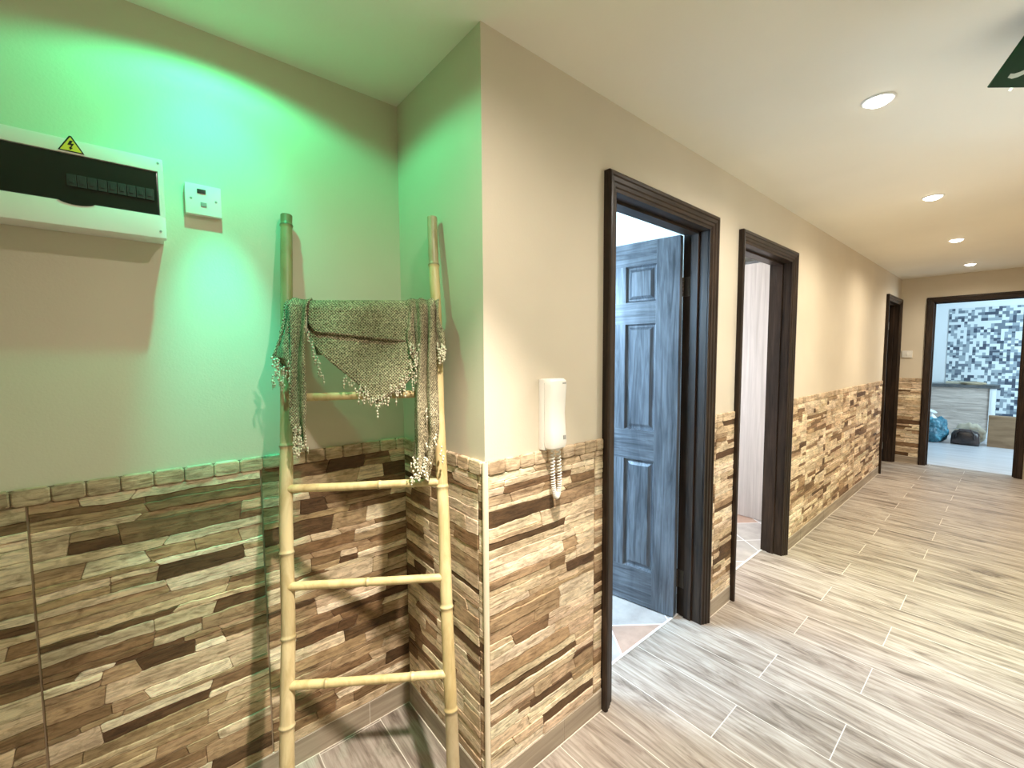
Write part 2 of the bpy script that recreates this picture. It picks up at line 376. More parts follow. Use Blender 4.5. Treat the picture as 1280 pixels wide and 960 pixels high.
def cladding(parent, origin, udir, ndir, u_a, u_b, z0, z1, phase, seed, border=0.045, dk=1.0):
    O, U, NN, Z = Vector(origin), Vector(udir), Vector(ndir), Vector((0, 0, 1))
    P = lambda u, z, d: O + U*u + Z*z + NN*d
    rnd = random.Random(seed); PW = 0.512
    bm = bmesh.new(); lay = bm.loops.layers.float_color.new('col')
    k0 = math.floor((u_a-phase)/PW)
    k = k0
    zt = z1 - border
    while phase + k*PW < u_b - 1e-4:
        pa, pb = max(u_a, phase+k*PW), min(u_b, phase+(k+1)*PW); k += 1
        if pb-pa < 0.012: continue
        pa += 0.0018; pb -= 0.0018
        # row boundaries
        zs = [z0]
        while zs[-1] < zt-0.001:
            h = rnd.choice((0.017, 0.023, 0.030, 0.037, 0.045, 0.054))*rnd.uniform(0.9, 1.1)
            if zt-(zs[-1]+h) < 0.018: zs.append(zt)
            else: zs.append(zs[-1]+h)
        ph = [rnd.uniform(0, 6.28) for _ in zs]
        def edge(j, u):
            if j == 0 or j == len(zs)-1: return zs[j]
            return zs[j] + 0.0018*math.sin(u*17+ph[j]) + 0.0012*math.sin(u*53+ph[j]*2) + 0.0022*noise.noise(Vector((u*70, ph[j], 0)))
        for j in range(len(zs)-1):
            u = pa; sl0 = 0.0
            while u < pb-1e-4:
                ln = rnd.choice((0.07, 0.10, 0.14, 0.19, 0.26, 0.36))*rnd.uniform(0.85, 1.15)
                e = u+ln
                if pb-e < 0.05: e = pb
                h = zs[j+1]-zs[j]
                sl1 = rnd.uniform(-0.007, 0.007) if e < pb-1e-4 else 0.0
                segs = [(0.0, 1.0)]
                if h > 0.042 and rnd.random() < 0.5:
                    s = rnd.uniform(0.35, 0.65); segs = [(0.0, s), (s, 1.0)]
                for lo, hi in segs:
                    n = max(2, int((e-u)/0.016))
                    g = 0.0004; hh = (hi-lo)*h; cr = min(0.2*hh, 0.0035)
                    bot, top = [], []
                    for i in range(n+1):
                        t = i/n
                        for lst, f, sg in ((bot, lo, 1), (top, hi, -1)):
                            ua, ub = u+g+sl0*(2*f-1), e-g+sl1*(2*f-1)
                            uu = ua + (ub-ua)*t
                            zz = edge(j, uu)*(1-f) + edge(j+1, uu)*f + sg*g
                            lst.append((uu, zz))
                    # rounded ends
                    if u > pa+1e-4:
                        b0, t0 = bot[0], top[0]; bot[0] = (b0[0]+cr, b0[1]); top[0] = (t0[0]+cr, t0[1])
                        left = [(t0[0], t0[1]-cr), (b0[0], b0[1]+cr)]
                    else: left = []
                    if e < pb-1e-4:
                        b1, t1 = bot[-1], top[-1]; bot[-1] = (b1[0]-cr, b1[1]); top[-1] = (t1[0]-cr, t1[1])
                        right = [(b1[0], b1[1]+cr), (t1[0], t1[1]-cr)]
                    else: right = []
                    slab(bm, lay, P, bot+right+top[::-1]+left, rnd.uniform(0.0052, 0.0085), rnd.uniform(-0.0008, 0.0015), pick(rnd, dk))
                u = e; sl0 = sl1
    so = finish('stone_cladding', bm, M_STONE, parent)
    # row of small border tiles along the top
    bm = bmesh.new(); lay = bm.loops.layers.float_color.new('col'); u = u_a
    while u < u_b-0.004:
        e = min(u+rnd.uniform(0.058, 0.072), u_b)
        if u_b-e < 0.03: e = u_b
        z_a, z_b, c = zt+0.001, z1, 0.006
        kk = rnd.uniform(0.85, 1.15); col = tuple(x*kk for x in rnd.choice(((0.58, 0.45, 0.31), (0.52, 0.40, 0.27), (0.66, 0.52, 0.37))))
        a, b = u+0.001, e-0.001
        slab(bm, lay, P, [(a+c, z_a), (b-c, z_a), (b, z_a+c), (b, z_b-c), (b-c, z_b), (a+c, z_b), (a, z_b-c), (a, z_a+c)], rnd.uniform(0.009, 0.012), 0, col, 0.003)
        u = e
    finish('border_tiles', bm, M_STONE, parent)
    # recess colour behind the stones
    bm = bmesh.new()
    vs = [bm.verts.new(P(u_a, z0, 0.0008)), bm.verts.new(P(u_b, z0, 0.0008)), bm.verts.new(P(u_b, z1-0.002, 0.0008)), bm.verts.new(P(u_a, z1-0.002, 0.0008))]
    bm.faces.new(vs); bm.faces.ensure_lookup_table()
    r = bmesh.ops.extrude_face_region(bm, geom=bm.faces[:]); bmesh.ops.translate(bm, verts=[v for v in r['geom'] if isinstance(v, bmesh.types.BMVert)], vec=NN*0.0022)
    finish('stone_bedding', bm, M_GROUT, parent)
SK = 0.092
def skirt(parent_name, origin, udir, ndir, u_a, u_b, first):
    O, U, NN = Vector(origin), Vector(udir), Vector(ndir)
    bm = bmesh.new(); edges = [u_a]; u = u_a+first
    while u < u_b-0.03: edges.append(u); u += 0.60
    edges.append(u_b)
    Mx = Matrix(((U.x, NN.x, 0, O.x), (U.y, NN.y, 0, O.y), (0, 0, 1, 0), (0, 0, 0, 1)))
    for a, b in zip(edges, edges[1:]): box(bm, a+0.0015, b-0.0015, -0.001, 0.009, 0.0, SK-0.004, 0.0015, Mx)
    o = struct(finish(parent_name, bm, M_SKIRT))
    bm = bmesh.new(); box(bm, u_a, u_b, -0.001, 0.0065, 0.0, SK, 0, Mx); finish('grout', bm, M_JOINT, o)
    bm = bmesh.new(); box(bm, u_a, u_b, 0.009, 0.0115, 0.0, 0.002, 0, Mx); finish('floor_joint', bm, M_JOINT, o)
AR = 0.066                                                       # architrave width
cor = [(0.006, DOORS[0][0]-AR), (DOORS[0][1]+AR, DOORS[1][0]-AR), (DOORS[1][1]+AR, DOORS[2][0]-AR)]
for i, (a, b) in enumerate(cor):
    cladding(wall_corridor, (0, 0, 0), (1, 0, 0), (0, -1, 0), a, b, SK, WH, 0.006, 11+i)
    skirt('baseboard_corridor' if i == 0 else 'baseboard_corridor_%d' % (i+1), (0, 0, 0), (1, 0, 0), (0, -1, 0), a, b, 0.34)
cladding(wall_return, (0, 0, 0), (0, 1, 0), (-1, 0, 0), 0.006, D-0.012, SK, WH, 0.03, 31)
skirt('baseboard_return', (0, 0, 0), (0, 1, 0), (-1, 0, 0), 0.006, D-0.009, 0.50)
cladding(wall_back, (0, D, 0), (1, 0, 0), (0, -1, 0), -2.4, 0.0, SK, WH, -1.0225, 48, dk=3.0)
skirt('baseboard_back', (0, D, 0), (1, 0, 0), (0, -1, 0), -2.4, 0.0, 2.225)
cladding(wall_end, (L, 0, 0), (0, 1, 0), (-1, 0, 0), EY1+AR+0.002, -0.004, SK, WH, -0.26, 53)
skirt('baseboard_end', (L, 0, 0), (0, 1, 0), (-1, 0, 0), EY1+AR+0.002, -0.004, 0.5)
# edge strip at the outer corner of the stone
bm = bmesh.new(); cyl(bm, (-0.004, -0.004, 0.0), (-0.004, -0.004, WH), 0.0085, n=14); box(bm, -0.006, 0.004, -0.011, -0.002, 0, WH, 0.001)
struct(finish('trim_4', bm, M_TRIM, auto=40))

# ------------------------------------------------------------------ door frames
PROF = [(0.0, 0.0), (0.0, 0.026), (0.007, 0.030), (0.016, 0.030), (0.020, 0.025), (0.034, 0.023), (0.038, 0.018), (0.050, 0.016), (0.054, 0.011), (0.066, 0.009), (0.066, 0.0)]  # (from outer edge inward, proud)
def architrave(parent, Mx, a, b, zt):
    """three mitred moulded pieces; local u along wall, v out of wall (toward corridor)"""
    def piece(pa, pb, inward, ma, mb, m):
        bm = bmesh.new(); rings = []
        for p, sgn in ((pa, ma), (pb, mb)):
            rings.append([bm.verts.new(Mx @ Vector((p[0]+inward[0]*w+sgn[0]*w, d, p[1]+inward[1]*w+sgn[1]*w))) for w, d in PROF])
        n = len(PROF)
        for i in range(n): bm.faces.new((rings[0][i], rings[0][(i+1) % n], rings[1][(i+1) % n], rings[1][i]))
        bm.faces.new(rings[0]); bm.faces.new(rings[1][::-1])
        return finish('architrave', bm, m, parent)
    piece((a-AR, 0.0), (a-AR, zt+AR), (1, 0), (0, 0), (0, -1), M_FRAME)
    piece((b+AR, 0.0), (b+AR, zt+AR), (-1, 0), (0, 0), (0, -1), M_FRAME)
    piece((a-AR, zt+AR), (b+AR, zt+AR), (0, -1), (1, 0), (-1, 0), M_FRAMEH)
def frame(parent, Mx, a, b, zt, depth):
    """jamb lining + stop bead; v negative goes into the wall"""
    for (u0, u1, s0, s1) in ((a-0.018, a, a, a+0.012), (b, b+0.018, b-0.012, b)):
        bm = bmesh.new(); box(bm, u0, u1, -depth, 0.004, 0, zt+0.018, 0.001, Mx); box(bm, s0, s1, -depth+0.045, -depth+0.085, 0, zt, 0.002, Mx)
        finish('jamb', bm, M_FRAME, parent)
    bm = bmesh.new(); box(bm, a-0.018, b+0.018, -depth, 0.004, zt, zt+0.018, 0.001, Mx); box(bm, a, b, -depth+0.045, -depth+0.085, zt-0.012, zt, 0.002, Mx)
    finish('jamb_head', bm, M_FRAMEH, parent)
def hinge(parent, Mx, u, v, z, m):
    bm = bmesh.new(); box(bm, u-0.0035, u+0.001, v, v+0.034, z-0.05, z+0.05, 0.001, Mx)
    for k in range(5): cyl(bm, Mx @ Vector((u-0.006, v-0.004, z-0.05+k*0.02+0.001)), Mx @ Vector((u-0.006, v-0.004, z-0.05+k*0.02+0.019)), 0.0065, n=12)
    finish('hinge', bm, m, parent, auto=40)
def leaf(name, parent, hx, hy, ang, w=0.765, z0=0.008, z1=2.06, t=0.04, knob=False):
    """six-panel leaf; local u from hinge, v thickness, pivot at (hx, hy)"""
    c, s = math.cos(ang), math.sin(ang)
    Mx = Matrix(((c, -s, 0, hx), (s, c, 0, hy), (0, 0, 1, 0), (0, 0, 0, 1)))
    S, Pn = 0.125, 0.175; mu = w-2*S-2*Pn
    rails = [(z0, 0.215), (0.85, 1.02), (1.615, 1.735), (1.935, z1)]
    bm = bmesh.new()
    for u0, u1 in ((0, S), (w-S, w)): box(bm, u0, u1, 0, t, z0, z1, 0.0015, Mx)
    for k in range(3): box(bm, S+Pn, S+Pn+mu, 0, t, rails[k][1], rails[k+1][0], 0, Mx)
    body = finish(name, bm, M_LEAF, parent)
    bm = bmesh.new()
    for a, b in rails: box(bm, S, w-S, 0, t, a, b, 0, Mx)
    finish('rail', bm, M_LEAFH, body)
    for k in range(3):
        for u0 in (S, S+Pn+mu):
            bm = bmesh.new(); za, zb = rails[k][1], rails[k+1][0]; u1 = u0+Pn
            for side in (1, -1):
                vo = (t-0.001 if side > 0 else 0.001)
                prof = [(0.0, vo), (0.002, vo-side*0.006), (0.009, vo-side*0.0165), (0.018, vo-side*0.0165), (0.034, vo-side*0.007)]
                rg = [[bm.verts.new(Mx @ Vector((a, v, b))) for a, b in ((u0+q, za+q), (u1-q, za+q), (u1-q, zb-q), (u0+q, zb-q))] for q, v in prof]
                for A, B in zip(rg, rg[1:]):
                    for i in range(4): bm.faces.new((A[i], A[(i+1) % 4], B[(i+1) % 4], B[i]))
                bm.faces.new(rg[-1])
            finish('panel', bm, M_LEAF, body)
    if knob:
        bm = bmesh.new()
        for v, s_ in ((t, 1), (0, -1)):
            cyl(bm, Mx @ Vector((w-0.06, v, 1.0)), Mx @ Vector((w-0.06, v+s_*0.006, 1.0)), 0.026)
            cyl(bm, Mx @ Vector((w-0.06, v, 1.0)), Mx @ Vector((w-0.06, v+s_*0.045, 1.0)), 0.009)
            cyl(bm, Mx @ Vector((w-0.05, v+s_*0.045, 1.0)), Mx @ Vector((w-0.17, v+s_*0.045, 1.0)), 0.009)
        finish('handle', bm, M_STEEL, body, auto=40)
    return body
MC = Matrix(((1, 0, 0, 0), (0, -1, 0, 0), (0, 0, 1, 0), (0, 0, 0, 1)))          # corridor wall: u = x, v = -y
ME = Matrix(((0, -1, 0, L), (1, 0, 0, 0), (0, 0, 1, 0), (0, 0, 0, 1)))          # end wall: u = y, v = -x
for i, (a, b) in enumerate(DOORS):
    d = struct(empty('door_%d' % (i+1), ((a+b)/2, 0, 0)))
    d['label'] = ['dark stained door frame nearest the corner, with its six panel door standing open', 'dark stained door frame in the middle of the corridor showing pale wardrobe', 'dark stained door frame at the far end of the corridor wall'][i]
    Ml = Matrix.Translation((-(a+b)/2, 0, 0)) @ MC
    architrave(d, Ml, a, b, ZO); frame(d, Ml, a, b, ZO, WT)
    if i == 0:
        leaf('door_leaf', d, b-0.022-(a+b)/2, WT-0.008, math.radians(100))
    elif i == 2:
        leaf('door_leaf', d, b-0.004-(a+b)/2, WT+0.004, math.radians(94), knob=True)
    for z in ((1.80, 0.21) if i != 1 else ()):
        hinge(d, Ml, b-0.001, -WT+0.006, z, M_BRONZE if i == 0 else M_STEEL)
d = struct(empty('door_4', (L, (EY0+EY1)/2, 0))); Ml = Matrix.Translation((-L, -(EY0+EY1)/2, 0)) @ ME
d['label'] = 'open dark framed doorway in the end wall leading to the far room'
architrave(d, Ml, EY0, EY1, ZO); frame(d, Ml, EY0, EY1, ZO, WT)

# ------------------------------------------------------------------ bamboo ladder
TL, TR, VV = Vector((-0.408, 0.519, 1.903)), Vector((-0.030, 0.241, 1.903)), Vector((-0.136, -0.310, -1.903))
EH = (TR-TL).normalized(); LN = EH.cross(VV).normalized()
if LN.dot(CAM-TL) < 0: LN = -LN
def lp(s, t, off=0.0): return TL + (TR-TL)*s + VV*t + LN*off - TL*0
ladder = tag(empty('bamboo_ladder', (-0.355, 0.07, 0)), 'tall bamboo ladder leaning across the alcove corner with a scarf over it', 'ladder')
LO = Vector((-0.355, 0.07, 0))
def pole(name, p, q, r0, r1, nodes, seed, cols, hollow=False, n=18):
    rnd = random.Random(seed); p, q = Vector(p)-LO, Vector(q)-LO; ax = q-p; ln = ax.length; d = ax.normalized()
    a = d.orthogonal().normalized(); b = d.cross(a)
    ts = sorted(set([i/60 for i in range(61)] + [min(1, max(0, nd+o/ln)) for nd in nodes for o in (-0.012, -0.006, -0.003, -0.001, 0.001, 0.003, 0.006, 0.012)]))
    bm = bmesh.new(); lay = bm.loops.layers.float_color.new('col'); rings = []; info = {}
    wob = [(rnd.uniform(-1, 1), rnd.uniform(-1, 1)) for _ in range(8)]
    for t in ts:
        dn = min([abs(t-nd)*ln for nd in nodes] or [9])
        r = (r0*(1-t)+r1*t)*(1+0.13*math.exp(-(dn/0.005)**2) - 0.05*math.exp(-((dn-0.009)/0.004)**2))
        k = t*6; i = int(min(k, 6)); f = k-i; wx = wob[i][0]*(1-f)+wob[i+1][0]*f; wy = wob[i][1]*(1-f)+wob[i+1][1]*f
        env = math.sin(PI*t)
        c = p + ax*t + (a*wx+b*wy)*0.0035*env*(ln/1.9)
        R = [bm.verts.new(c + (a*math.cos(2*PI*j/n)+b*math.sin(2*PI*j/n))*r) for j in range(n)]
        seg = sum(1 for nd in nodes if nd < t)
        base_c = cols[seg % len(cols)]
        kd = 1-0.55*math.exp(-(dn/0.0022)**2)
        for v in R: info[v] = (base_c[0]*kd, base_c[1]*kd, base_c[2]*kd)
        rings.append(R)
    for A, B in zip(rings, rings[1:]):
        for j in range(n): bm.faces.new((A[j], A[(j+1) % n], B[(j+1) % n], B[j]))
    bm.faces.new(rings[-1])
    if hollow:   # open cut end
        c = p; R2 = [bm.verts.new(c + (v.co-c)*0.72) for v in rings[0]]; R3 = [bm.verts.new(v.co + d*0.03) for v in R2]
        for A, B in ((rings[0], R2), (R2, R3)):
            for j in range(n): bm.faces.new((A[j], A[(j+1) % n], B[(j+1) % n], B[j]))
        bm.faces.new(R3)
        for v in R2: info[v] = (0.45, 0.36, 0.2)
        for v in R3: info[v] = (0.12, 0.09, 0.05)
    else: bm.faces.new(rings[0][::-1])
    for f in bm.faces:
        for l in f.loops: l[lay] = (*info[l.vert], 1)
    return finish(name, bm, M_BAMBOO, ladder, auto=50)
YEL = [(0.68, 0.54, 0.28), (0.64, 0.50, 0.26), (0.70, 0.57, 0.31), (0.60, 0.47, 0.24)]
GRN = [(0.22, 0.17, 0.08), (0.33, 0.26, 0.13), (0.50, 0.41, 0.23), (0.64, 0.52, 0.30), (0.60, 0.49, 0.28), (0.68, 0.55, 0.32), (0.64, 0.52, 0.30), (0.60, 0.49, 0.28), (0.6, 0.49, 0.28)]
FT = (VV.z and (TL.z-0.002)/-VV.z)
pole('rail', lp(0, 0), lp(0, FT), 0.0175, 0.0205, [0.018, 0.20, 0.385, 0.55, 0.675, 0.80, 0.91], 1, GRN, True)
pole('rail', lp(1, 0), lp(1, FT), 0.0165, 0.0195, [0.085, 0.25, 0.455, 0.64, 0.79, 0.92], 2, [(0.46, 0.37, 0.23)]+YEL, True)
RUNGS = [0.158, 0.305, 0.4485, 0.596, 0.739, 0.885]
for i, t in enumerate(RUNGS):
    nd = [[0.5], [0.62], [0.59], [0.5], [0.24, 0.76], [0.4]][i]
    pole('rung', lp(-0.005, t+0.003, 0.004), lp(1.005, t-0.002, 0.004), 0.0128, 0.0120, nd, 20+i, YEL, n=14)

# ------------------------------------------------------------------ scarf over the top rung
scarf = tag(empty('knitted_scarf', lp(0.5, 0.158)), 'olive grey open knit scarf with cream beaded fringe hung over the bamboo ladder', 'scarf')
SO = lp(0.5, 0.158)
rs = random.Random(77)
def sheet(bm, uvl, outline_l, outline_r, nu, nv, fn, off0):
    """grid between a left and right polyline in ladder coords (s, t); fn(u, v) is the offset off the ladder plane"""
    def at(poly, v):
        k = v*(len(poly)-1); i = min(int(k), len(poly)-2); f = k-i
        return (poly[i][0]*(1-f)+poly[i+1][0]*f, poly[i][1]*(1-f)+poly[i+1][1]*f)
    G = []
    for j in range(nv+1):
        v = j/nv; A, B = at(outline_l, v), at(outline_r, v); row = []
        for i in range(nu+1):
            u = i/nu; s = A[0]*(1-u)+B[0]*u; t = A[1]*(1-u)+B[1]*u
            o = off0 + fn(u, v) + 0.0025*noise.noise(Vector((s*9, t*22, off0*50)))
            row.append((bm.verts.new(lp(s, t, o)-SO), (s*0.47, t*1.93)))
        G.append(row)
    for A, B in zip(G, G[1:]):
        for i in range(nu):
            q = (A[i], A[i+1], B[i+1], B[i]); f = bm.faces.new([x[0] for x in q])
            for l, x in zip(f.loops, q): l[uvl].uv = x[1]
    return G
def cloth(name, build, th=0.004):
    bm = bmesh.new(); uvl = bm.loops.layers.uv.new('UVMap'); build(bm, uvl)
    o = finish(name, bm, M_KNIT, scarf, smooth=True)
    md = o.modifiers.new('thickness', 'SOLIDIFY'); md.thickness = th; md.offset = 0
    return o
RT = 0.158
def over(u, v, base_off, roll_h=0.10):   # first tenth of a sheet rolls over the rung
    return 0.0
def c_front(bm, uvl):
    # top roll: comes from behind, over the rung, then down in front
    top = [(-0.034, 0.006), (-0.022, -0.006), (0.0, -0.0105), (0.018, -0.006), (0.026, 0.004)]
    L_, R_ = [], []
    G = []
    bottom = [(0.165, 0.205), (0.22, 0.238), (0.30, 0.258), (0.40, 0.276), (0.50, 0.296), (0.61, 0.322), (0.68, 0.309), (0.76, 0.294), (0.86, 0.276)]
    nu = 44; nv = 26
    for i in range(nu+1):
        u = i/nu; s = 0.16+0.70*u
        k = u*(len(bottom)-1); a = min(int(k), len(bottom)-2); f = k-a
        tb = bottom[a][1]*(1-f)+bottom[a+1][1]*f
        col = []
        for off, dt in top: col.append((s, RT+dt, off+0.003+0.002*noise.noise(Vector((s*20, dt*100, 0)))))
        for j in range(1, nv+1):
            v = j/nv; t = RT+0.004+(tb-RT-0.004)*v
            sag = 0.010*math.sin(s*11+t*20)*v + 0.008*noise.noise(Vector((s*7, t*18, 3)))
            col.append((s, t, 0.026+0.006*v+sag*0.7))
        G.append(col)
    V = [[(bm.verts.new(lp(*c)-SO), (c[0]*0.47, c[1]*1.93)) for c in col] for col in G]
    for A, B in zip(V, V[1:]):
        for j in range(len(A)-1):
            q = (A[j], B[j], B[j+1], A[j+1]); f = bm.faces.new([x[0] for x in q])
            for l, x in zip(f.loops, q): l[uvl].uv = x[1]
cloth('centre_drape', c_front)
def c_fold(bm, uvl):     # second, shorter layer lying over the first
    sheet(bm, uvl, [(0.165, 0.1525), (0.165, 0.165), (0.175, 0.19), (0.22, 0.205)], [(0.86, 0.1525), (0.86, 0.165), (0.86, 0.20), (0.85, 0.222)], 40, 16,
          lambda u, v: 0.0135*min(1, v*3.2) + 0.003*v*math.sin(u*5+1), 0.022)
cloth('folded_layer', c_fold)
def c_back(bm, uvl):     # hangs behind the rung, shorter
    sheet(bm, uvl, [(0.13, 0.164), (0.14, 0.20), (0.17, 0.235)], [(0.90, 0.164), (0.90, 0.205), (0.88, 0.245)], 36, 12, lambda u, v: 0.006*math.sin(u*16)*v, -0.034)
cloth('back_drape', c_back)
def folds(name, lft, rgt, nf, amp, nv, off, seed):
    def b(bm, uvl):
        r = random.Random(seed); ph = r.uniform(0, 6)
        # over the rung first, then down
        rollp = [(-0.030, 0.008), (-0.018, -0.008), (0.004, -0.0125), (0.024, -0.006)]
        nu = nf*9
        def at(poly, v):
            k = v*(len(poly)-1); i = min(int(k), len(poly)-2); f = k-i; f = f*f*(3-2*f)*0.4+f*0.6
            return (poly[i][0]*(1-f)+poly[i+1][0]*f, poly[i][1]*(1-f)+poly[i+1][1]*f)
        cols = []
        for i in range(nu+1):
            u = i/nu; fo = amp*math.sin(u*nf*2*PI+ph); col = []
            s0 = lft[0][0]*(1-u)+rgt[0][0]*u
            for o, dt in rollp: col.append((s0, RT+dt-max(0, fo)*0.12, o+0.5*fo if o > 0 else o))
            for j in range(nv+1):
                v = j/nv; A, B = at(lft, v), at(rgt, v); s = A[0]*(1-u)+B[0]*u; t = A[1]*(1-u)+B[1]*u
                w = math.sin(u*nf*2*PI+ph+0.9*math.sin(v*2.2))*amp*(0.75+0.4*v)
                col.append((s+0.012*math.sin(v*7+u*3), t, off+w+0.004*noise.noise(Vector((u*6, v*8, seed)))))
            cols.append(col)
        V = [[(bm.verts.new(lp(*c)-SO), (c[0]*0.47+i*0.004, c[1]*1.93)) for c in col] for i, col in enumerate(cols)]
        for A, B in zip(V, V[1:]):
            for j in range(len(A)-1):
                q = (A[j], B[j], B[j+1], A[j+1]); f = bm.faces.new([x[0] for x in q])
                for l, x in zip(f.loops, q): l[uvl].uv = x[1]
    return cloth(name, b)
folds('hanging_end', [(0.855, 0.160), (0.86, 0.22), (0.865, 0.29), (0.855, 0.36), (0.83, 0.425)], [(1.005, 0.160), (1.015, 0.23), (1.00, 0.31), (0.985, 0.37), (0.93, 0.440)], 2, 0.013, 40, 0.044, 5)
folds('hanging_end', [(0.81, 0.160), (0.82, 0.20), (0.835, 0.25)], [(0.90, 0.160), (0.905, 0.21), (0.91, 0.27)], 1, 0.008, 20, 0.034, 15)
folds('hanging_end', [(0.975, 0.162), (0.99, 0.20), (1.01, 0.235)], [(1.030, 0.162), (1.05, 0.20), (1.06, 0.238)], 1, 0.006, 16, 0.040, 25)
folds('hanging_end', [(0.055, 0.160), (0.06, 0.22), (0.075, 0.29), (0.075, 0.34), (0.10, 0.385)], [(0.175, 0.160), (0.175, 0.22), (0.165, 0.28), (0.155, 0.34), (0.165, 0.392)], 1, 0.010, 36, 0.042, 8)
folds('hanging_end', [(0.02, 0.162), (-0.03, 0.215), (-0.055, 0.245), (0.0, 0.262)], [(0.07, 0.162), (0.075, 0.21), (0.08, 0.245), (0.07, 0.266)], 1, 0.012, 18, 0.034, 9)
def beads(points):
    bm = bmesh.new()
    def bead(c, r):
        m = Matrix.Translation(c) @ Matrix.Diagonal((r, r, r*rs.uniform(1.0, 1.5), 1))
        bmesh.ops.create_icosphere(bm, subdivisions=1, radius=1.0, matrix=m)
    for (s, t, o, n) in points:
        p = lp(s, t, o)-SO; z = 0
        for k in range(n):
            bead(p + Vector((rs.uniform(-.003, .003), rs.uniform(-.003, .003), -z)), rs.uniform(0.0022, 0.0040)); z += rs.uniform(0.007, 0.010)
        if n > 1: tube(bm, [p+Vector((0, 0, 0.004)), p+Vector((0, 0, -z))], 0.0009, 5)
    o = finish('beaded_fringe', bm, M_BEAD, scarf, smooth=True); o['kind'] = 'stuff'; o['label'] = 'cream beads along the scarf edges'
pts = []
for i in range(32):                       # along the centre point
    u = i/31; s = 0.40+0.47*u; t = (0.276+0.046*(s-0.40)/0.21 if s < 0.61 else 0.322-0.046*(s-0.61)/0.25)
    pts.append((s, t+rs.uniform(-.006, .006), 0.040, rs.randint(2, 5)))
for i in range(20): ss = rs.uniform(0.50, 0.84); pts.append((ss, (0.276+0.046*(ss-0.40)/0.21 if ss < 0.61 else 0.322-0.046*(ss-0.61)/0.25)-rs.uniform(0, 0.014), 0.043, 2))
for i in range(16): pts.append((0.17+0.09*i/15+rs.uniform(-.01, .01), 0.20+0.075*i/15, 0.036, rs.randint(2, 4)))
for i in range(26): pts.append((rs.uniform(0.835, 0.905), rs.uniform(0.225, 0.268), 0.05, rs.randint(1, 3)))
for i in range(26): pts.append((rs.uniform(1.005, 1.065), rs.uniform(0.225, 0.245), 0.05, rs.randint(2, 4)))
for i in range(20): pts.append((rs.uniform(0.92, 1.03), rs.uniform(0.325, 0.415), 0.055, rs.randint(1, 3)))
for i in range(36): pts.append((rs.uniform(0.82, 0.93), rs.uniform(0.405, 0.438), 0.058, rs.randint(1, 3)))
for i in range(28): pts.append((rs.uniform(0.085, 0.18), rs.uniform(0.355, 0.395), 0.05, rs.randint(2, 4)))
for i in range(30): pts.append((rs.uniform(-0.05, 0.08), rs.uniform(0.245, 0.285), 0.045, rs.randint(2, 4)))
beads(pts)

# ------------------------------------------------------------------ consumer unit
BX0, BX1, BZ0, BZ1 = -1.105, -0.718, 1.762, 1.968; BY = 0.449
fb = tag(empty('fuse_box', ((BX0+BX1)/2, D, BZ0)), 'white electrical fuse box with dark window and hazard sticker on back wall', 'fuse box')
FO = Vector(((BX0+BX1)/2, D, BZ0)); MF = Matrix.Translation(-FO)
boxo('back_case', BX0+0.004, BX1-0.004, BY+0.028, D, BZ0+0.004, BZ1-0.004, M_PLASTIC, fb, 0.004, MF)
WX0, WX1, WZ0, WZ1 = BX0+0.012, BX1-0.0115, 1.822, 1.934
bm = bmesh.new()      # front cover as a ring round the window, lower part curved back
box(bm, BX0, BX1, BY, BY+0.03, WZ1, BZ1, 0.004, MF); box(bm, BX0, BX1, BY, BY+0.03, BZ0, WZ0, 0.005, MF)
box(bm, BX0, WX0, BY, BY+0.03, WZ0-0.004, WZ1+0.004, 0.0, MF); box(bm, WX1, BX1, BY, BY+0.03, WZ0-0.004, WZ1+0.004, 0.0, MF)
finish('front_cover', bm, M_PLASTIC, fb, auto=40)
def smoked():
    m, nt, b = mat('smoked_window', 0.18, (0.010, 0.014, 0.011)); return m
bm = bmesh.new(); box(bm, WX0+0.001, WX1-0.001, BY+0.003, BY+0.012, WZ0+0.001, WZ1-0.001, 0.002, MF)
# finger tab bulging below the window
ring = [];
for k in range(13):
    a = PI*k/12; ring.append((-0.885+0.032*math.cos(a), WZ0+0.002-0.010*math.sin(a)))
f0 = [bm.verts.new(Vector((x, BY-0.0015, z))-FO) for x, z in ring]; f1 = [bm.verts.new(Vector((x, BY+0.006, z))-FO) for x, z in ring]
bm.faces.new(f0); bm.faces.new(f1[::-1])
for k in range(13): bm.faces.new((f0[k], f0[(k+1) % 13], f1[(k+1) % 13], f1[k]))
finish('smoked_window', bm, smoked(), fb)
M_BRK, _, _ = mat('breaker_grey', 0.5, (0.016, 0.018, 0.016))
for k in range(9):
    bm = bmesh.new(); x = -0.90+k*0.018; box(bm, x, x+0.0165, BY-0.0002, BY+0.006, 1.858, 1.886, 0.0006, MF); box(bm, x+0.004, x+0.012, BY-0.0016, BY+0.002, 1.866, 1.878, 0.0006, MF)
    finish('breaker_switch', bm, M_BRK, fb)
M_YEL, _, _ = mat('warning_yellow', 0.5, (0.83, 0.60, 0.06))
sx, sz = -0.8885, 1.938
bm = bmesh.new()
def prism(bm, poly, y0, y1, off):
    A = [bm.verts.new(Vector((x, y0, z))-off) for x, z in poly]; B = [bm.verts.new(Vector((x, y1, z))-off) for x, z in poly]
    n = len(poly); bm.faces.new(A); bm.faces.new(B[::-1])
    for i in range(n): bm.faces.new((A[i], A[(i+1) % n], B[(i+1) % n], B[i]))
prism(bm, [(sx-0.0225, sz), (sx+0.0225, sz), (sx+0.002, sz+0.037), (sx-0.002, sz+0.037)], BY-0.0008, BY+0.001, FO)
st = finish('hazard_sticker', bm, M_BLACK, fb); st['label'] = 'yellow triangle hazard sticker with black lightning bolt'
